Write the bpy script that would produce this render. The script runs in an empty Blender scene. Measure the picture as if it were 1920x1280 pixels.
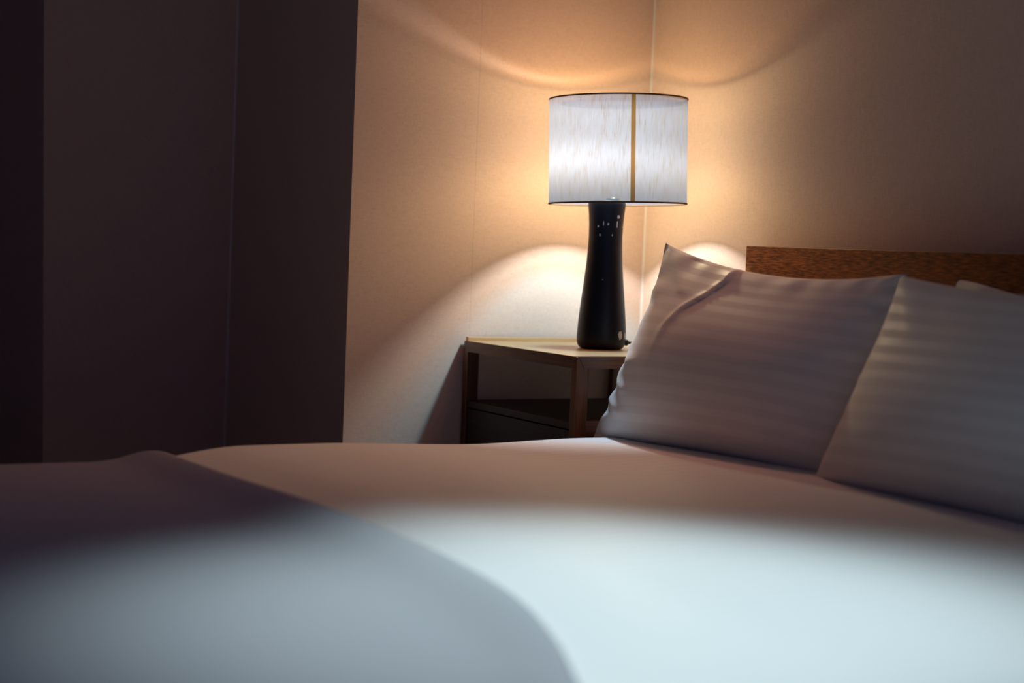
import bpy, bmesh, math, random
from mathutils import Vector, Matrix, noise

C = bpy.context.scene.collection
S = bpy.context.scene
PI = math.pi

# ------------------------------------------------------------------ camera, light, exposure
cam_d = bpy.data.cameras.new('camera')
cam = bpy.data.objects.new('camera', cam_d)
C.objects.link(cam)
S.camera = cam
yaw, pitch, roll = 0.5240, -0.0560, 0.0410
fw = Vector((math.sin(yaw)*math.cos(pitch), math.cos(yaw)*math.cos(pitch), math.sin(pitch)))
r0 = Vector((math.cos(yaw), -math.sin(yaw), 0))
u0 = r0.cross(fw)
rt = math.cos(roll)*r0 + math.sin(roll)*u0
up = -math.sin(roll)*r0 + math.cos(roll)*u0
M = Matrix((rt, up, -fw)).transposed().to_4x4()
M.translation = Vector((0, 0, 0.94))
cam.matrix_world = M
cam_d.sensor_width = 36
cam_d.lens = 3100/1920*36
cam_d.clip_start = 0.02
cam_d.dof.use_dof = True
cam_d.dof.focus_distance = 3.55
cam_d.dof.aperture_fstop = 2.0

w = bpy.data.worlds.new('world')
S.world = w
w.use_nodes = True
w.node_tree.nodes['Background'].inputs[0].default_value = (0.22, 0.27, 1.0, 1)
w.node_tree.nodes['Background'].inputs[1].default_value = 0.20

S.view_settings.view_transform = 'Standard'
S.view_settings.look = 'None'
S.view_settings.exposure = 0
S.view_settings.gamma = 1
S.view_settings.use_curve_mapping = False
S.cycles.use_denoising = True
S.cycles.max_bounces = 12
S.cycles.transparent_max_bounces = 12

LAMP = Vector((2.090, 3.200, 0.718))       # where the lamp stands on the nightstand


def light(name, typ, loc, color, power):
    d = bpy.data.lights.new(name, typ)
    d.color = color
    d.energy = power
    o = bpy.data.objects.new(name, d)
    o.location = loc
    C.objects.link(o)
    return o, d


# ceiling downlight over the bed
spot, sd = light('overhead_spot', 'SPOT', (1.02, 1.46, 2.45), (0.71, 0.93, 1.0), 166)
sd.spot_size = math.radians(43)
sd.spot_blend = 0.85
sd.shadow_soft_size = 0.17
# unseen warm fill spot, added to lift the left wall and the bed
fill_spot, s2 = light('overhead_spot', 'SPOT', (2.30, 3.0, 2.45), (1.0, 0.40, 0.27), 40)
s2.spot_size = math.radians(75)
s2.spot_blend = 1.0
s2.shadow_soft_size = 0.15
fill_spot.rotation_euler = Vector((-0.60, 0.0, -1.50)).to_track_quat('-Z', 'Y').to_euler()
# the bulb of the bedside lamp
bulb, bd = light('lamp_bulb', 'POINT', (2.100, 3.188, 1.206), (1.0, 0.98, 0.95), 29)
bd.shadow_soft_size = 0.020
# its photometric profile: more light thrown down and out into the room than up and into the corner
bd.use_nodes = True
bnt = bd.node_tree
btc = bnt.nodes.new('ShaderNodeTexCoord')
bsx = bnt.nodes.new('ShaderNodeSeparateXYZ')
bnt.links.new(btc.outputs['Normal'], bsx.inputs[0])
bmr = bnt.nodes.new('ShaderNodeMapRange')
bmr.inputs[1].default_value, bmr.inputs[2].default_value = -1.0, 1.0
bnt.links.new(bsx.outputs['Z'], bmr.inputs[0])
bfc = bnt.nodes.new('ShaderNodeFloatCurve')
cv = bfc.mapping.curves[0]
for (z_, g_) in ((-1.0, 0.09), (-0.88, 0.20), (-0.78, 0.46), (-0.70, 0.56), (-0.60, 0.84), (-0.45, 0.97), (-0.28, 0.82), (-0.10, 0.58), (0.10, 0.52), (0.30, 0.62), (0.43, 0.60), (0.52, 0.30), (1.0, 0.20)):
    if z_ in (-1.0, 1.0):
        cv.points[0 if z_ < 0 else -1].location = ((z_+1)/2, g_)
    else:
        cv.points.new((z_+1)/2, g_)
bfc.mapping.update()
bnt.links.new(bmr.outputs[0], bfc.inputs['Value'])
baz = bnt.nodes.new('ShaderNodeMath')
baz.operation = 'MULTIPLY_ADD'
baz.inputs[1].default_value, baz.inputs[2].default_value = -0.22, 1.0
bnt.links.new(bsx.outputs['X'], baz.inputs[0])
bmu = bnt.nodes.new('ShaderNodeMath')
bmu.operation = 'MULTIPLY'
bnt.links.new(bfc.outputs[0], bmu.inputs[0])
bnt.links.new(baz.outputs[0], bmu.inputs[1])
bem = [n for n in bnt.nodes if n.type == 'EMISSION'][0]
bnt.links.new(bmu.outputs[0], bem.inputs['Strength'])
# extra spot added above the bulb: bluish light straight down through the shade's foot
beam, ed = light('added_lamp_beam', 'SPOT', (2.114, 3.198, 1.272), (0.16, 0.64, 1.0), 17)
ed.spot_size = math.radians(80)
ed.spot_blend = 0.12
ed.shadow_soft_size = 0.02


# ------------------------------------------------------------------ materials
def new_mat(name, col, rough=0.6, spec=0.5, coat=0.0):
    m = bpy.data.materials.new(name)
    m.use_nodes = True
    b = m.node_tree.nodes['Principled BSDF']
    b.inputs['Base Color'].default_value = (*col, 1)
    b.inputs['Roughness'].default_value = rough
    b.inputs['Specular IOR Level'].default_value = spec
    b.inputs['Coat Weight'].default_value = coat
    return m, m.node_tree, b


def N(nt, typ, **kw):
    n = nt.nodes.new(typ)
    for k, v in kw.items():
        setattr(n, k, v)
    return n


def mth(nt, op, a, b=None, c=None, clamp=False):
    n = nt.nodes.new('ShaderNodeMath')
    n.operation = op
    n.use_clamp = clamp
    for i, v in enumerate((a, b, c)):
        if v is None:
            continue
        if isinstance(v, (int, float)):
            n.inputs[i].default_value = v
        else:
            nt.links.new(v, n.inputs[i])
    return n.outputs[0]


def coords(nt, scale=(1, 1, 1), kind='Object'):
    tc = N(nt, 'ShaderNodeTexCoord')
    mp = N(nt, 'ShaderNodeMapping')
    mp.inputs['Scale'].default_value = scale
    nt.links.new(tc.outputs[kind], mp.inputs[0])
    return mp.outputs[0]


def tex_noise(nt, vec, scale, detail=3, rough=0.5):
    n = N(nt, 'ShaderNodeTexNoise')
    n.inputs['Scale'].default_value = scale
    n.inputs['Detail'].default_value = detail
    n.inputs['Roughness'].default_value = rough
    nt.links.new(vec, n.inputs['Vector'])
    return n.outputs[0]


def ramp(nt, fac, stops):
    n = N(nt, 'ShaderNodeValToRGB')
    e = n.color_ramp.elements
    e[0].position, e[0].color = stops[0][0], (*stops[0][1], 1)
    e[1].position, e[1].color = stops[-1][0], (*stops[-1][1], 1)
    for p, c in stops[1:-1]:
        k = e.new(p)
        k.color = (*c, 1)
    nt.links.new(fac, n.inputs[0])
    return n.outputs[0]


def bump(nt, b, h, strength, dist=0.001):
    n = N(nt, 'ShaderNodeBump')
    n.inputs['Strength'].default_value = strength
    n.inputs['Distance'].default_value = dist
    nt.links.new(h, n.inputs['Height'])
    nt.links.new(n.outputs[0], b.inputs['Normal'])


def scale_col(c, k):
    return tuple(x*k for x in c)


WALL = (0.80, 0.62, 0.49)


def wallpaper(name, seams=(), axis='X', col=WALL):
    """woven wallcovering: fine vertical and horizontal threads, butt joints between the widths"""
    m, nt, b = new_mat(name, col, 0.9, 0.0)
    b.inputs['Diffuse Roughness'].default_value = 1.0
    v1 = coords(nt, (640, 640, 70))
    v2 = coords(nt, (90, 90, 640))
    n1 = tex_noise(nt, v1, 1.0, 2, 0.6)
    n2 = tex_noise(nt, v2, 1.0, 2, 0.6)
    s = mth(nt, 'ADD', n1, n2)
    cc = ramp(nt, mth(nt, 'MULTIPLY', s, 0.5), [(0.33, scale_col(col, 0.89)), (0.5, col), (0.68, scale_col(col, 1.08))])
    if seams:
        tc = N(nt, 'ShaderNodeTexCoord')
        sx = N(nt, 'ShaderNodeSeparateXYZ')
        nt.links.new(tc.outputs['Object'], sx.inputs[0])
        tot = None
        for x in seams:
            d = mth(nt, 'ABSOLUTE', mth(nt, 'SUBTRACT', sx.outputs[axis], x))
            k = mth(nt, 'LESS_THAN', d, 0.0006)
            tot = k if tot is None else mth(nt, 'MAXIMUM', tot, k)
        mx = N(nt, 'ShaderNodeMix', data_type='RGBA')
        nt.links.new(mth(nt, 'MULTIPLY', tot, 0.30), mx.inputs[0])
        nt.links.new(cc, mx.inputs[6])
        mx.inputs[7].default_value = (*scale_col(col, 0.35), 1)
        cc = mx.outputs[2]
    nt.links.new(cc, b.inputs['Base Color'])
    bump(nt, b, s, 0.25, 0.0006)
    return m


def wood(name, dark, lite, axis, rough=0.4, coat=0.0, fine=1.0, broad=0.4, along=9.0):
    """straight grained veneer; the grain runs along the given axis"""
    m, nt, b = new_mat(name, lite, rough, 0.4, coat)
    b.inputs['Coat Roughness'].default_value = 0.3
    sc = [230*fine]*3
    sc['XYZ'.index(axis)] = along*fine
    n1 = tex_noise(nt, coords(nt, sc), 1.0, 3, 0.6)
    sc2 = [38.0]*3
    sc2['XYZ'.index(axis)] = 2.2
    n2 = tex_noise(nt, coords(nt, sc2), 1.0, 2, 0.5)
    f = mth(nt, 'ADD', mth(nt, 'MULTIPLY', n1, 1-broad), mth(nt, 'MULTIPLY', n2, broad))
    cc = ramp(nt, f, [(0.34, dark), (0.52, scale_col([a+c for a, c in zip(dark, lite)], 0.5)), (0.66, lite)])
    nt.links.new(cc, b.inputs['Base Color'])
    bump(nt, b, n1, 0.12, 0.0006)
    return m


def striped_cotton(name, uvstripe=True, period=1.0, lo=0.66, hi=0.80, tint=(1, 0.985, 0.97)):
    """white sateen: alternate satin and plain stripes woven in, V of the UV map counts stripes"""
    m, nt, b = new_mat(name, (hi, hi, hi), 0.6, 0.08)
    tc = N(nt, 'ShaderNodeTexCoord')
    sx = N(nt, 'ShaderNodeSeparateXYZ')
    nt.links.new(tc.outputs['UV'], sx.inputs[0])
    fr = mth(nt, 'FRACT', mth(nt, 'MULTIPLY', sx.outputs['Y'], 1/period))
    tri = mth(nt, 'ABSOLUTE', mth(nt, 'SUBTRACT', fr, 0.5))
    k = mth(nt, 'MULTIPLY', mth(nt, 'SUBTRACT', tri, 0.235), 1/0.03, clamp=True)
    cc = ramp(nt, k, [(0.0, scale_col(tint, hi)), (1.0, scale_col(tint, lo))])
    nt.links.new(cc, b.inputs['Base Color'])
    rr = mth(nt, 'ADD', mth(nt, 'MULTIPLY', k, 0.25), 0.45)
    nt.links.new(rr, b.inputs['Roughness'])
    b.inputs['Sheen Weight'].default_value = 0.15
    n = tex_noise(nt, coords(nt, (900, 900, 900)), 1.0, 1)
    bump(nt, b, n, 0.08, 0.0004)
    return m


M_wall_left = wallpaper('wallpaper_left', (1.888,), 'X')
M_wall_head = wallpaper('wallpaper_head')
M_wall = wallpaper('wallpaper')
M_wall_dark = wallpaper('wallpaper_darkened', col=(0.20, 0.15, 0.14))  # darker copy for the unseen foot wall, to cut bounced light
M_caulk, _, _ = new_mat('caulk', (0.92, 0.84, 0.76), 0.5)
M_ceiling, _, _ = new_mat('ceiling_paint', (0.42, 0.38, 0.35), 0.95, 0.0)
M_carpet, nt, b = new_mat('carpet', (0.10, 0.085, 0.08), 0.95, 0.1)
bump(nt, b, tex_noise(nt, coords(nt, (1, 1, 1)), 300, 3), 0.5, 0.004)
M_base, _, _ = new_mat('skirting_paint', (0.42, 0.33, 0.27), 0.5)

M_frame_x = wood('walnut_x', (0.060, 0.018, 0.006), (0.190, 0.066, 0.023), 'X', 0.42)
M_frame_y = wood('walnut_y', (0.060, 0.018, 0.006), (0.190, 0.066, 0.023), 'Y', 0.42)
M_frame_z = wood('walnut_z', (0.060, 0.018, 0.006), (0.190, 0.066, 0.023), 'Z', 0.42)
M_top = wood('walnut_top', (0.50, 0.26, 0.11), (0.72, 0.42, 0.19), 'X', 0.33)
M_head = wood('headboard_veneer', (0.04, 0.010, 0.004), (0.30, 0.085, 0.020), 'Y', 0.40, 0.0, 1.6, 0.12, 26.0)
_b = M_head.node_tree.nodes['Principled BSDF']
_b.inputs['Specular IOR Level'].default_value = 0.25
_b.inputs['Specular Tint'].default_value = (1.0, 0.55, 0.22, 1)
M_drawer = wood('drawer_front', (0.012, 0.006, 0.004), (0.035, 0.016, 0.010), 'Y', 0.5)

M_sheet = striped_cotton('duvet_sateen', period=1.0, lo=0.77, hi=0.80)
M_pillow = striped_cotton('pillowcase_sateen', period=1.0, lo=0.745, hi=0.80)
M_mattress, _, _ = new_mat('mattress_ticking', (0.7, 0.69, 0.67), 0.8)
M_bedbase, _, _ = new_mat('bed_base_cloth', (0.10, 0.08, 0.07), 0.9)
M_throw, nt, b = new_mat('throw_wool', (0.17, 0.17, 0.185), 0.9, 0.0)
b.inputs['Diffuse Roughness'].default_value = 1.0
n = tex_noise(nt, coords(nt, (700, 700, 700)), 1.0, 2)
nt.links.new(ramp(nt, n, [(0.3, (0.45, 0.43, 0.44)), (0.7, (0.53, 0.51, 0.52))]), b.inputs['Base Color'])
bump(nt, b, n, 0.2, 0.001)

# lamp
M_ceramic, nt, b = new_mat('navy_ceramic', (0.004, 0.006, 0.014), 0.42, 0.25)
tc = N(nt, 'ShaderNodeTexCoord')
wob = N(nt, 'ShaderNodeTexNoise')
wob.inputs['Scale'].default_value = 260
nt.links.new(tc.outputs['Object'], wob.inputs['Vector'])
tot = None
# spots where the glaze is chipped away
for (ang, z, sx_, sz_) in [(-1.27, 0.034, 0.0080, 0.0120), (-0.84, 0.032, 0.006, 0.009), (-1.39, 0.304, 0.0050, 0.0050),
                           (-1.45, 0.288, 0.0022, 0.0095), (-2.03, 0.287, 0.0028, 0.0030), (-2.30, 0.288, 0.0014, 0.0070),
                           (-2.62, 0.281, 0.0018, 0.0040), (-2.50, 0.262, 0.0020, 0.0036), (-0.90, 0.281, 0.0020, 0.0022),
                           (-2.20, 0.160, 0.0014, 0.0016), (-1.75, 0.262, 0.0012, 0.0030)]:
    rr = 0.0565 if z < 0.1 else (0.0400 if z > 0.27 else 0.0388 if z > 0.2 else 0.0455)
    px, py = rr*math.cos(ang) - 0.0025, rr*math.sin(ang) + 0.0015
    sub = N(nt, 'ShaderNodeVectorMath', operation='SUBTRACT')
    nt.links.new(tc.outputs['Object'], sub.inputs[0])
    sub.inputs[1].default_value = (px, py, z)
    ml = N(nt, 'ShaderNodeVectorMath', operation='MULTIPLY')
    nt.links.new(sub.outputs[0], ml.inputs[0])
    ml.inputs[1].default_value = (1/sx_, 1/sx_, 1/sz_)
    ln = N(nt, 'ShaderNodeVectorMath', operation='LENGTH')
    nt.links.new(ml.outputs[0], ln.inputs[0])
    k = mth(nt, 'ADD', ln.outputs['Value'], mth(nt, 'MULTIPLY', wob.outputs[0], 1.2))
    k = mth(nt, 'LESS_THAN', k, 1.4)
    tot = k if tot is None else mth(nt, 'MAXIMUM', tot, k)
mx = N(nt, 'ShaderNodeMix', data_type='RGBA')
nt.links.new(tot, mx.inputs[0])
mx.inputs[6].default_value = (0.004, 0.006, 0.014, 1)
mx.inputs[7].default_value = (0.50, 0.46, 0.46, 1)
nt.links.new(mx.outputs[2], b.inputs['Base Color'])


def linen(name, through, weave, streak=True, face=1.0):
    """lit linen: part of the light is scattered by the threads, part slips between them"""
    m = bpy.data.materials.new(name)
    m.use_nodes = True
    nt = m.node_tree
    nt.nodes.clear()
    out = N(nt, 'ShaderNodeOutputMaterial')
    tl = N(nt, 'ShaderNodeBsdfTranslucent')
    tp = N(nt, 'ShaderNodeBsdfTransparent')
    df = N(nt, 'ShaderNodeBsdfDiffuse')
    df.inputs[0].default_value = (0.05*face, 0.05*face*(0.55 if face > 1 else 1.1), 0.05*face*(0.3 if face > 1 else 1.3), 1)
    a1 = N(nt, 'ShaderNodeAddShader')
    a2 = N(nt, 'ShaderNodeAddShader')
    if streak:
        n1 = tex_noise(nt, coords(nt, (420, 420, 26)), 1.0, 3, 0.65)
        n2 = tex_noise(nt, coords(nt, (120, 120, 30)), 1.0, 3, 0.6)
        f = mth(nt, 'ADD', mth(nt, 'MULTIPLY', n1, 0.6), mth(nt, 'MULTIPLY', n2, 0.4))
        cc = ramp(nt, f, [(0.30, (through[0]*0.70, through[1]*0.54, through[2]*0.40)),
                          (0.46, (through[0]*0.93, through[1]*0.87, through[2]*0.80)),
                          (0.62, through)])
        nt.links.new(cc, tl.inputs[0])
    else:
        tl.inputs[0].default_value = (*through, 1)
    tp.inputs[0].default_value = (*weave, 1)
    nt.links.new(tl.outputs[0], a1.inputs[0])
    nt.links.new(tp.outputs[0], a1.inputs[1])
    nt.links.new(a1.outputs[0], a2.inputs[0])
    nt.links.new(df.outputs[0], a2.inputs[1])
    nt.links.new(a2.outputs[0], out.inputs[0])
    return m


M_linen = linen('lit_linen', (0.0250, 0.0290, 0.0360), (0.22, 0.176, 0.106))
M_seam = linen('linen_seam', (0.070, 0.046, 0.024), (0.03, 0.015, 0.005), False, 0.2)
M_rim = linen('linen_rim', (0.008, 0.0044, 0.0022), (0.0, 0.0, 0.0), False, 2.2)
M_diff = linen('top_diffuser', (0.02, 0.015, 0.01), (0.66, 0.55, 0.40), False, 0.15)
M_metal, _, b = new_mat('brass', (0.35, 0.25, 0.12), 0.35)
b.inputs['Metallic'].default_value = 1
M_black, _, _ = new_mat('black_plastic', (0.006, 0.006, 0.008), 0.4)


# ------------------------------------------------------------------ builders
def mesh_obj(name, bm, mat, parent=None, smooth=True, loc=None):
    me = bpy.data.meshes.new(name)
    bmesh.ops.recalc_face_normals(bm, faces=bm.faces)
    bm.to_mesh(me)
    bm.free()
    if smooth:
        for p in me.polygons:
            p.use_smooth = True
    me.materials.append(mat)
    o = bpy.data.objects.new(name, me)
    C.objects.link(o)
    if parent:
        o.parent = parent
    if loc is not None:
        o.location = loc
    return o


def thing(name, loc, label, cat, group=None):
    o = bpy.data.objects.new(name, None)
    o.empty_display_size = 0.1
    o.location = loc
    C.objects.link(o)
    tag(o, label, cat, group)
    return o


def tag(o, label, cat, group=None):
    o['label'] = label
    o['category'] = cat
    if group:
        o['group'] = group
    return o


def add_box(bm, a, b, bevel=0.0, seg=2):
    x0, y0, z0 = a
    x1, y1, z1 = b
    vs = [bm.verts.new(p) for p in ((x0, y0, z0), (x1, y0, z0), (x1, y1, z0), (x0, y1, z0),
                                    (x0, y0, z1), (x1, y0, z1), (x1, y1, z1), (x0, y1, z1))]
    fs = [bm.faces.new([vs[i] for i in f]) for f in ((0, 3, 2, 1), (4, 5, 6, 7), (0, 1, 5, 4), (1, 2, 6, 5), (2, 3, 7, 6), (3, 0, 4, 7))]
    if bevel:
        es = list({e for f in fs for e in f.edges})
        bmesh.ops.bevel(bm, geom=es, offset=bevel, segments=seg, profile=0.6, affect='EDGES')


def box(name, a, b, mat, parent=None, bevel=0.0, seg=2):
    bm = bmesh.new()
    add_box(bm, a, b, bevel, seg)
    return mesh_obj(name, bm, mat, parent, smooth=False)


def structure(o):
    o['kind'] = 'structure'
    return o


def lathe(bm, prof, seg=64, cap=True, cx=0, cy=0):
    rings = []
    for (r, z) in prof:
        rings.append([bm.verts.new((cx+r*math.cos(2*PI*k/seg), cy+r*math.sin(2*PI*k/seg), z)) for k in range(seg)])
    for a, b in zip(rings, rings[1:]):
        for k in range(seg):
            bm.faces.new((a[k], a[(k+1) % seg], b[(k+1) % seg], b[k]))
    if cap:
        bm.faces.new(rings[0][::-1])
        bm.faces.new(rings[-1])
    return rings


def tube(bm, pts, r, seg=10):
    pts = [Vector(p) for p in pts]
    rings = []
    for i, p in enumerate(pts):
        d = (pts[min(i+1, len(pts)-1)] - pts[max(i-1, 0)]).normalized()
        a = d.cross(Vector((0, 0, 1)))
        if a.length < 1e-4:
            a = d.cross(Vector((1, 0, 0)))
        a.normalize()
        c = d.cross(a)
        rr = r[i] if isinstance(r, (list, tuple)) else r
        rings.append([bm.verts.new(p + rr*(a*math.cos(2*PI*k/seg) + c*math.sin(2*PI*k/seg))) for k in range(seg)])
    for a, b in zip(rings, rings[1:]):
        for k in range(seg):
            bm.faces.new((a[k], a[(k+1) % seg], b[(k+1) % seg], b[k]))
    bm.faces.new(rings[0][::-1])
    bm.faces.new(rings[-1])


def sstep(a, b, x):
    t = min(1, max(0, (x-a)/(b-a)))
    return t*t*(3-2*t)


# ------------------------------------------------------------------ the room
XH, YL, XJ, YR, XK = 2.382, 3.472, 1.567, 4.242, 1.07
ZC = 2.5
YB = -1.2


def wall_panel(name, pts, thick, mat, lean=0.0):
    """a slab of wall: footprint corners pts (ccw), full height"""
    bm = bmesh.new()
    lo = [bm.verts.new((x + l, y, 0)) for (x, y, l) in [(p[0], p[1], -lean*0.7 if len(p) > 2 else 0) for p in pts]]
    hi = [bm.verts.new((x + l, y, ZC)) for (x, y, l) in [(p[0], p[1], lean*1.8 if len(p) > 2 else 0) for p in pts]]
    n = len(pts)
    bm.faces.new(lo[::-1])
    bm.faces.new(hi)
    for k in range(n):
        bm.faces.new((lo[k], lo[(k+1) % n], hi[(k+1) % n], hi[k]))
    return structure(mesh_obj(name, bm, mat, None, smooth=False))


wall_panel('wall_head', [(XH, YB), (XH+0.15, YB), (XH+0.15, YL+0.15), (XH, YL+0.15)], 0.15, M_wall_head)
# the lit wall beside the nightstand juts out as a pier; its end face looks down the room
wall_panel('wall_left', [(XJ, YL), (XH, YL), (XH, YR+0.15), (XJ, YR+0.15)], 0.15, M_wall_left)
wall_panel('wall_recess', [(XK, YR, 1), (XJ, YR), (XJ, YR+0.6), (XK, YR+0.6, 1)], 0.15, M_wall, lean=-0.022)
wall_panel('wall_far', [(-1.6, YR+0.6), (XK+0.2, YR+0.6), (XK+0.2, YR+0.75), (-1.6, YR+0.75)], 0.15, M_wall)
wall_panel('wall_foot', [(-1.75, YB), (-1.6, YB), (-1.6, YR+0.75), (-1.75, YR+0.75)], 0.15, M_wall_dark)
o = structure(box('floor', (-1.75, YB, -0.05), (XH+0.15, YR+0.75, 0.0), M_carpet))
o = structure(box('ceiling', (-1.75, YB, ZC), (XH+0.15, YR+0.75, ZC+0.1), M_ceiling))


def caulk(name, x, y, sx, sy):
    bm = bmesh.new()
    vs0, vs1 = [], []
    R = 0.0042
    pts = [(0, 0)] + [(R*(1-math.sin(a)), R*(1-math.cos(a))) for a in (0.0, 0.4, 0.8, 1.2, PI/2)]
    for (a, c) in pts:
        vs0.append(bm.verts.new((x+sx*a, y+sy*c, 0.0)))
        vs1.append(bm.verts.new((x+sx*a, y+sy*c, ZC)))
    n = len(pts)
    for k in range(n):
        bm.faces.new((vs0[k], vs0[(k+1) % n], vs1[(k+1) % n], vs1[k]))
    bm.faces.new(vs0)
    bm.faces.new(vs1)
    structure(mesh_obj(name, bm, M_caulk, None, smooth=False))


caulk('trim_1', XH, YL, -1, -1)
caulk('trim_2', XJ, YR, -1, -1)
structure(box('baseboard_left', (XJ, YL-0.012, 0), (XH, YL, 0.08), M_base))
structure(box('baseboard_head', (XH-0.012, YB, 0), (XH, YL-0.012, 0.08), M_base))

# ------------------------------------------------------------------ headboard
hb = thing('headboard', (XH, 2.0, 0), 'dark wooden headboard panel behind the pillows, lit orange at its lamp end', 'headboard')
box('panel', (-0.062, -1.02, 0.20), (-0.002, 0.976, 0.968), M_head, hb, 0.0015, 2)

# ------------------------------------------------------------------ nightstand
NX0, NX1, NY0, NY1, NT = 1.869, 2.316, 2.957, 3.462, 0.718
ns = thing('nightstand', ((NX0+NX1)/2, (NY0+NY1)/2, 0), 'open-frame walnut nightstand in the corner under the lamp', 'nightstand')
ox, oy = (NX0+NX1)/2, (NY0+NY1)/2
hx, hy = (NX1-NX0)/2, (NY1-NY0)/2
PW, PD, RH = 0.020, 0.032, 0.0265       # post width, post depth, rail height
# top board between the rails
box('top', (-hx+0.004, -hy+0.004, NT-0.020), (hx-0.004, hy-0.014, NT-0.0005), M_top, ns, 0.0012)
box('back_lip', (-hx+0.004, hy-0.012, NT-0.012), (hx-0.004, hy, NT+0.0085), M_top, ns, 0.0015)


def post(x0, y0):
    box('leg', (x0, y0, 0.0), (x0+PD, y0+PW, NT-0.001), M_frame_z, ns, 0.002)


post(-hx, -hy)
post(-hx, hy-PW)
post(hx-PD, -hy)
post(hx-PD, hy-PW)


def mitred(name, y, mat_h):
    """the bed-side frame: rail with mitred ends let into the posts"""
    bm = bmesh.new()
    d = 0.016
    z1, z0 = NT-0.0004, NT-RH
    pts = [(-hx+0.0035, z1), (hx-0.0035, z1), (hx-PW, z0), (-hx+PW, z0)]
    f0 = [bm.verts.new((px, y-0.0008, pz)) for px, pz in pts]
    f1 = [bm.verts.new((px, y+d, pz)) for px, pz in pts]
    bm.faces.new(f0)
    bm.faces.new(f1[::-1])
    for k in range(4):
        bm.faces.new((f0[k], f1[k], f1[(k+1) % 4], f0[(k+1) % 4]))
    return mesh_obj(name, bm, mat_h, ns, smooth=False)


mitred('rail', -hy, M_frame_x)
box('rail', (-hx+PD, hy-0.016, NT-RH), (hx-PD, hy, NT-0.013), M_frame_x, ns, 0.001)
box('rail', (-hx-0.0006, -hy+0.006, NT-RH), (-hx+0.016, hy-0.006, NT-0.0008), M_frame_y, ns, 0.001)
box('rail', (hx-0.016, -hy+PW, NT-RH), (hx, hy-PW, NT-0.013), M_frame_y, ns, 0.001)
# lower box: shelf board, side panels and the drawer below it
ZS = 0.580
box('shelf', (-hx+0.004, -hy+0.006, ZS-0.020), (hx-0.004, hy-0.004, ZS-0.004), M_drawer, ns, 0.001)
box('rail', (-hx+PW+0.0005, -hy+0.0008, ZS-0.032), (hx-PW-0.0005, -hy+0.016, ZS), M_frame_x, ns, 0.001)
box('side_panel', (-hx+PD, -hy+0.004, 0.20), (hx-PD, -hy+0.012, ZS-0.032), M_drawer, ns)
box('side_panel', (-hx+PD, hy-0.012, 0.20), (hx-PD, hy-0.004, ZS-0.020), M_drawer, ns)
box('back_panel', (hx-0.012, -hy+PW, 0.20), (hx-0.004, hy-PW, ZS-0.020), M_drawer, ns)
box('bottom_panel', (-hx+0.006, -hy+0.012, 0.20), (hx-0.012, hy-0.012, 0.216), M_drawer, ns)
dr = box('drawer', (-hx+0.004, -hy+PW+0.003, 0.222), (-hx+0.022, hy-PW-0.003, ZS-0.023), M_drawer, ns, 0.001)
bm = bmesh.new()
add_box(bm, (-hx-0.010, -0.05, 0.405), (-hx+0.0045, 0.05, 0.413), 0.002)
mesh_obj('pull', bm, M_metal, dr, smooth=False)

# ------------------------------------------------------------------ bedside lamp
lamp = thing('table_lamp', LAMP, 'lit table lamp with a white linen drum shade on a waisted navy ceramic base', 'lamp')
SH = Vector((0.0205, 0.000, 0))         # the shade hangs a little off the base's axis
bm = bmesh.new()
prof = [(0.001, 0.0), (0.040, 0.0), (0.0450, 0.0015), (0.0488, 0.005), (0.0512, 0.010), (0.0526, 0.017), (0.0530, 0.026),
        (0.0525, 0.042), (0.0512, 0.064), (0.0485, 0.095), (0.0452, 0.130), (0.0418, 0.165), (0.0389, 0.200), (0.0370, 0.232),
        (0.0363, 0.258), (0.0368, 0.285), (0.0382, 0.308), (0.0398, 0.325), (0.0402, 0.333), (0.0396, 0.337), (0.0370, 0.3405), (0.012, 0.342), (0.001, 0.342)]
lathe(bm, [(r*1.07, z) for r, z in prof], 96, cx=-0.0025, cy=0.0015)
mesh_obj('base', bm, M_ceramic, lamp)
bm = bmesh.new()
lathe(bm, [(0.013, 0.339), (0.013, 0.344), (0.015, 0.345), (0.015, 0.347), (0.012, 0.348)], 32)
mesh_obj('socket', bm, M_metal, lamp, loc=Vector((0.012, -0.001, 0)))
# drum shade, hung slightly askew
R0, H0, H1 = 0.1592, 0.335, 0.5735
tilt = -0.036        # the drum leans a touch


def shade_mat_pt(p):
    c = Vector((0, 0, (H0+H1)/2))
    ax = Vector((fw.x, fw.y, 0)).normalized()
    q = Matrix.Rotation(tilt, 4, ax) @ (p - c) + c
    return q + SH


def shade_apply(o):
    for v in o.data.vertices:
        v.co = shade_mat_pt(v.co)
    return o


bm = bmesh.new()
lathe(bm, [(R0, H0), (R0, H0+0.05), (R0, H0+0.10), (R0, H0+0.15), (R0, H0+0.20), (R0, H1)], 128, cap=False)
sh = mesh_obj('shade', bm, M_linen, lamp)
shade_apply(sh)


def ring(name, R, z, w2, h2, mat, parent):
    bm = bmesh.new()
    seg, k = 128, 8
    rs = []
    for i in range(seg):
        a = 2*PI*i/seg
        rs.append([bm.verts.new(((R+w2*math.cos(2*PI*j/k))*math.cos(a), (R+w2*math.cos(2*PI*j/k))*math.sin(a), z+h2*math.sin(2*PI*j/k))) for j in range(k)])
    for i in range(seg):
        for j in range(k):
            bm.faces.new((rs[i][j], rs[(i+1) % seg][j], rs[(i+1) % seg][(j+1) % k], rs[i][(j+1) % k]))
    o = mesh_obj(name, bm, mat, parent)
    shade_apply(o)
    return o


ring('rim', R0, H1, 0.0014, 0.0018, M_rim, sh)['label'] = 'brown upper rim of the shade'
ring('rim', R0, H0, 0.0014, 0.0020, M_rim, sh)['label'] = 'brown lower rim of the shade'
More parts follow.
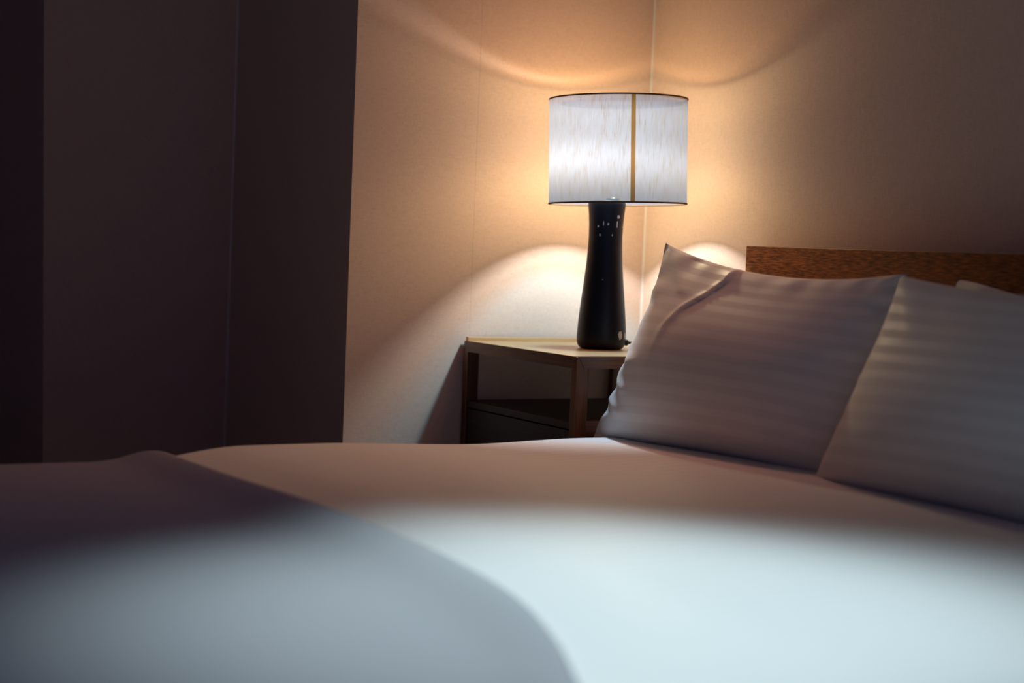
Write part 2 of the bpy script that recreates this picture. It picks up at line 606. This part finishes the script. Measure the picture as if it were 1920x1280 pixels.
# the overlapped vertical seam
bm = bmesh.new()
fa = math.atan2(-fw.y, -fw.x)
a_mid = fa + math.asin(0.0235/R0)
da = 0.0052/R0
cols = []
for k in range(5):
    a = a_mid - da + 2*da*k/4
    cols.append([bm.verts.new(((R0+0.0009)*math.cos(a), (R0+0.0009)*math.sin(a), z)) for z in (H0+0.001, (H0+H1)/2, H1-0.001)])
for a, c in zip(cols, cols[1:]):
    for j in range(2):
        bm.faces.new((a[j], c[j], c[j+1], a[j+1]))
o = mesh_obj('seam', bm, M_seam, sh)
shade_apply(o)
o['label'] = 'tan vertical seam of the shade'
# top diffuser disc, sitting a little off centre so that a sliver of light escapes round it
bm = bmesh.new()
lathe(bm, [(0.0005, H1-0.010), (0.1415, H1-0.010), (0.1415, H1-0.008), (0.0005, H1-0.008)], 96, cx=0.006, cy=-0.004)
o = mesh_obj('diffuser', bm, M_diff, sh, smooth=False)
shade_apply(o)
# flex with its in-line switch
cord_pts = [(0.047, -0.018, 0.016), (0.060, -0.022, 0.0155), (0.085, -0.030, 0.0150), (0.115, -0.038, 0.012), (0.15, -0.046, 0.006), (0.20, -0.052, 0.0035),
            (0.25, -0.030, 0.0035), (0.272, 0.05, 0.0035)]
bm = bmesh.new()
tube(bm, cord_pts, 0.0030, 12)
cd = mesh_obj('cord', bm, M_black, lamp)
bm = bmesh.new()
c0, d0 = Vector((0.0535, -0.0200, 0.0158)), Vector((0.013, -0.004, 0)).normalized()
tube(bm, [c0 + d0*t for t in (-0.0062, -0.0050, -0.0028, 0.0, 0.0028, 0.0044, 0.0056, 0.0075)],
     [0.0034, 0.0052, 0.0068, 0.0074, 0.0066, 0.0048, 0.0036, 0.0032], 16)
mesh_obj('switch', bm, M_black, cd)

# ------------------------------------------------------------------ bed
BX0, BX1, BY0, BY1 = 0.22, 2.30, 1.02, 2.940
bed = thing('bed', ((BX0+BX1)/2, (BY0+BY1)/2, 0), 'wide low bed, its base and mattress hidden under the white duvet', 'bed')
bx, by = (BX1-BX0)/2, (BY1-BY0)/2
box('bed_base', (-bx+0.07, -by+0.07, 0.04), (bx-0.02, by-0.07, 0.26), M_bedbase, bed, 0.01)
box('mattress', (-bx+0.05, -by+0.05, 0.262), (bx-0.02, by-0.05, 0.500), M_mattress, bed, 0.04, 4)

RD = 0.085


def top_z(x, y):
    """height of the made bed before it rounds over at the sides"""
    z = 0.5225 + 0.036*sstep(0.80, 1.10, x) - 0.008*sstep(1.25, 1.60, x) + 0.008*sstep(1.55, 1.85, x)
    z += 0.004*noise.noise(Vector((x*2.2, y*2.0, 0.3)))*(0.4+0.6*sstep(0.9, 1.3, x))
    return z


def cover_z(x, y, off=0.0):
    """the cover's height: flat, then a quarter round down at the two sides and the foot"""
    zt = top_z(x, y) + off
    d = min(x-(BX0-off), y-(BY0-off), (BY1+off)-y)
    R = RD + off
    if d >= R:
        return zt
    d = max(d, 0.0)
    return zt - R + math.sqrt(max(0.0, R*R - (R-d)**2))


def edge_samples(a, b, R, n_mid, round_a=True, round_b=True):
    out = []
    k = 9
    if round_a:
        out += [a + R*(1-math.cos(PI/2*i/k)) for i in range(k)]
    lo = a + R if round_a else a
    hi = b - R if round_b else b
    out += [lo + (hi-lo)*i/n_mid for i in range(n_mid+1)]
    if round_b:
        out += [b - R*(1-math.cos(PI/2*(k-1-i)/k)) for i in range(k)]
    return out


def cover(name, xs_of_y, ys, off, z_skirt, mat, stripe=0.033, foot=True):
    bm = bmesh.new()
    uvl = bm.loops.layers.uv.new('UVMap')
    grid = []
    for y in ys:
        row = []
        for x in xs_of_y(y):
            row.append(bm.verts.new((x, y, cover_z(x, y, off))))
        grid.append(row)

    def face(vs, uvs):
        f = bm.faces.new(vs)
        for l, u in zip(f.loops, uvs):
            l[uvl].uv = u

    def fuv(v):
        return (v.co.x, v.co.y/stripe)
    ny, nx = len(grid), len(grid[0])
    for j in range(ny-1):
        for i in range(nx-1):
            q = (grid[j][i], grid[j][i+1], grid[j+1][i+1], grid[j+1][i])
            face(q, [fuv(v) for v in q])
    # skirts hanging down at both sides and the foot
    loops = [grid[0], grid[-1]]
    if foot:
        loops.append([r[0] for r in grid])
    for L in loops:
        prev = L
        for s in range(1, 5):
            t = s/4
            cur = []
            for v in L:
                z = v.co.z + (z_skirt - v.co.z)*t
                wv = 0.012*t*math.sin(v.co.x*23 + v.co.y*19)
                nx_, ny_ = 0, 0
                if L is grid[0]:
                    ny_ = -1
                elif L is grid[-1]:
                    ny_ = 1
                else:
                    nx_ = -1
                cur.append(bm.verts.new((v.co.x + nx_*abs(wv), v.co.y + ny_*abs(wv), z)))
            for i in range(len(L)-1):
                q = (prev[i], prev[i+1], cur[i+1], cur[i])
                face(q, [fuv(v) for v in q])
            prev = cur
    bmesh.ops.remove_doubles(bm, verts=bm.verts, dist=1e-5)
    o = mesh_obj(name, bm, mat, None)
    md = o.modifiers.new('thick', 'SOLIDIFY')
    md.thickness = 0.012
    md.offset = -1
    return o


ys = edge_samples(BY0, BY1, RD, 70)
duvet = cover('duvet', lambda y: edge_samples(BX0, BX1-0.02, RD, 76, True, False), ys, 0.0, 0.22, M_sheet)
tag(duvet, 'white striped duvet spread flat over the whole bed', 'duvet')

# charcoal throw over the foot of the bed; its free edge bends away towards the near side
EDGE = [(0.9, 0.60), (1.10, 0.745), (1.275, 0.826), (1.428, 0.890), (1.598, 0.937), (1.817, 0.963), (2.05, 0.972), (2.29, 0.966), (2.55, 0.952), (2.80, 0.945), (3.10, 0.94)]


def edge_x(y):
    for (a, xa), (b, xb) in zip(EDGE, EDGE[1:]):
        if y <= b:
            i = EDGE.index((a, xa))
            p0 = EDGE[max(i-1, 0)]
            p3 = EDGE[min(i+2, len(EDGE)-1)]
            t = (y-a)/(b-a)
            m1 = (xb-p0[1])/(b-p0[0])*(b-a)
            m2 = (p3[1]-xa)/(p3[0]-a)*(b-a)
            return (2*t**3-3*t**2+1)*xa + (t**3-2*t**2+t)*m1 + (-2*t**3+3*t**2)*xb + (t**3-t**2)*m2
    return EDGE[-1][1]


TO = 0.014


def throw_xs(y):
    a = edge_samples(BX0-TO, 1.0, RD+TO, 44, True, False)
    e = edge_x(y)
    return [BX0-TO + (x-(BX0-TO))*(e-(BX0-TO))/(1.0-(BX0-TO)) if x > BX0+RD else x for x in a]


ys_t = edge_samples(BY0-TO, BY1+TO, RD+TO, 70)
throw = cover('bed_throw', throw_xs, ys_t, TO, 0.30, M_throw)
for v in throw.data.vertices:       # the hem sits a little proud
    d = edge_x(v.co.y) - v.co.x
    if v.co.z > 0.5 and d < 0.12:
        v.co.z += 0.006*math.exp(-((d-0.04)/0.035)**2) - 0.004*math.exp(-(d/0.008)**2)
tag(throw, 'charcoal grey throw laid across the foot of the bed', 'throw')


# ------------------------------------------------------------------ pillows
def bilerp(c, s, t):
    return (c['BL']*(1-s) + c['BR']*s)*(1-t) + (c['TL']*(1-s) + c['TR']*s)*t


def pillow(name, c, front, back, label, seed, sag=0.03, folds=None, pinch=0.016, pucker=0.006, blunt=0.010, n=84, group='pillows against the headboard'):
    c = {k: Vector(v) for k, v in c.items()}
    ctr = bilerp(c, 0.5, 0.0)
    for k in c:
        c[k] = c[k] - ctr
    nrm = ((c['TL']+c['TR'])-(c['BL']+c['BR'])).cross((c['TR']+c['BR'])-(c['TL']+c['BL'])).normalized()
    if nrm.x > 0:
        nrm = -nrm
    upv = ((c['TL']+c['TR'])-(c['BL']+c['BR'])).normalized()
    rgt = ((c['TR']+c['BR'])-(c['TL']+c['BL'])).normalized()
    hgt = ((c['TL']+c['TR'])-(c['BL']+c['BR'])).length/2
    bm = bmesh.new()
    uvl = bm.loops.layers.uv.new('UVMap')
    P = {}

    def prof(s, t):
        a, b_ = abs(2*s-1), abs(2*t-1)
        return max(0, (1-a**2.6))**0.62*max(0, (1-b_**2.6))**0.62*(1 - 0.50*sstep(0.40, 0.95, t))

    for side, T in ((1, front), (-1, back)):
        for j in range(n+1):
            for i in range(n+1):
                s, t = i/n, j/n
                # crowd samples to the edges
                s = 0.5-0.5*math.cos(PI*s)*(1-0.35*math.sin(PI*s)**2)
                t = 0.5-0.5*math.cos(PI*t)*(1-0.35*math.sin(PI*t)**2)
                edge = i in (0, n) or j in (0, n)
                if edge and side == -1:
                    continue
                p = bilerp(c, s, t)
                # edges of a stuffed cover are drawn in between the corners
                p = p - upv*sag*(4*s*(1-s))**0.9*t**3
                p = p + upv*sag*0.35*(4*s*(1-s))*(1-t)**3
                p = p + rgt*pinch*(4*t*(1-t))*((1-s)**3 - 0.5*s**3)
                p = p + rgt*pucker*0.9*math.sin(t*47+seed)*math.exp(-((t-0.24)/0.20)**2)*(1-s)**10
                bl = (abs(2*s-1)*abs(2*t-1))**7
                p = p - (rgt*math.copysign(blunt, s-0.5) + upv*math.copysign(blunt, t-0.5))*bl
                f = prof(s, t)
                h = T*f
                h += 0.006*noise.noise(Vector((s*3.1+seed, t*2.7, side)))*f**0.5
                # puckers where the seam gathers the cloth
                for e_, dist in ((t*9, s), (t*9+5, 1-s), (s*8+11, 1-t)):
                    h += pucker*noise.noise(Vector((e_*1.4+seed*3, side*2.0, dist*3)))*math.exp(-(dist/0.10)**2)*min(1, dist/0.02)
                if side == 1 and folds:
                    h += folds(s, t)
                q = p + nrm*side*h
                v = bm.verts.new(q)
                P[(side, i, j)] = v
                if edge:
                    P[(-1, i, j)] = v
                P[('uv', side, i, j)] = (s, t*hgt/0.0325)
    for side in (1, -1):
        for j in range(n):
            for i in range(n):
                ids = [(i, j), (i+1, j), (i+1, j+1), (i, j+1)]
                vs = [P[(side, a, b_)] for a, b_ in ids]
                f = bm.faces.new(vs if side == 1 else vs[::-1])
                uvs = [(P.get(('uv', side, a, b_)) or P[('uv', 1, a, b_)]) for a, b_ in ids]
                for l, uv in zip(f.loops, uvs if side == 1 else uvs[::-1]):
                    l[uvl].uv = uv
    o = mesh_obj(name, bm, M_pillow, None, loc=ctr)
    tag(o, label, 'pillow', group)
    return o


def hemline(s, t, pts, w_, h):
    """a raised fold following a polyline in the pillow's own (s, t)"""
    best = 9
    for (a, b_) in zip(pts, pts[1:]):
        ax, ay = a
        dx, dy = b_[0]-ax, b_[1]-ay
        k = max(0, min(1, ((s-ax)*dx + (t-ay)*dy)/(dx*dx+dy*dy)))
        ex, ey = s-(ax+k*dx), t-(ay+k*dy)
        d = math.hypot(ex, ey)
        if d < abs(best):
            side = dx*ey - dy*ex
            best = d if side > 0 else -d
    d = best
    return h*(math.exp(-(d/w_)**2) if d > 0 else math.exp(-(d/(w_*0.45))**2))


def folds1(s, t):
    h = hemline(s, t, [(0.245, 0.06), (0.235, 0.40), (0.235, 0.58), (0.27, 0.70), (0.33, 0.80), (0.37, 0.90), (0.385, 1.0)], 0.017, 0.0055*sstep(0.40, 0.72, t)+0.0012)
    h += hemline(s, t, [(0.03, 0.30), (0.12, 0.24)], 0.03, 0.006)
    h += hemline(s, t, [(0.03, 0.20), (0.13, 0.13)], 0.025, 0.005)
    h += hemline(s, t, [(0.02, 0.46), (0.09, 0.38)], 0.03, 0.006)
    h += hemline(s, t, [(0.04, 0.97), (0.20, 0.80)], 0.05, 0.004)
    return h


pillow('pillow', {'TL': (2.040, 2.895, 0.968), 'TR': (2.085, 2.205, 0.926), 'BL': (1.905, 2.945, 0.540), 'BR': (1.985, 2.270, 0.545)},
       0.085, 0.10, 'white striped pillow next to the lamp, propped on its edge', 1.0, 0.040, folds1, pinch=0.032, pucker=0.008, blunt=0.002)
pillow('pillow', {'TL': (2.030, 2.165, 0.924), 'TR': (2.030, 1.450, 0.930), 'BL': (1.935, 2.265, 0.545), 'BR': (1.930, 1.540, 0.545)},
       0.080, 0.055, 'white striped pillow cut off by the picture edge, overlapping the pillow by the lamp', 5.0, 0.030,
       lambda s, t: hemline(s, t, [(0.02, 0.98), (0.16, 0.72)], 0.06, 0.0025), pucker=0.0015, blunt=0.004)
pillow('pillow', {'TL': (2.235, 2.245, 0.936), 'TR': (2.230, 1.520, 0.930), 'BL': (2.190, 2.250, 0.560), 'BR': (2.190, 1.540, 0.560)},
       0.045, 0.045, 'white pillow behind another pillow, only its top corner showing against the headboard', 9.0, 0.055, blunt=0.020)
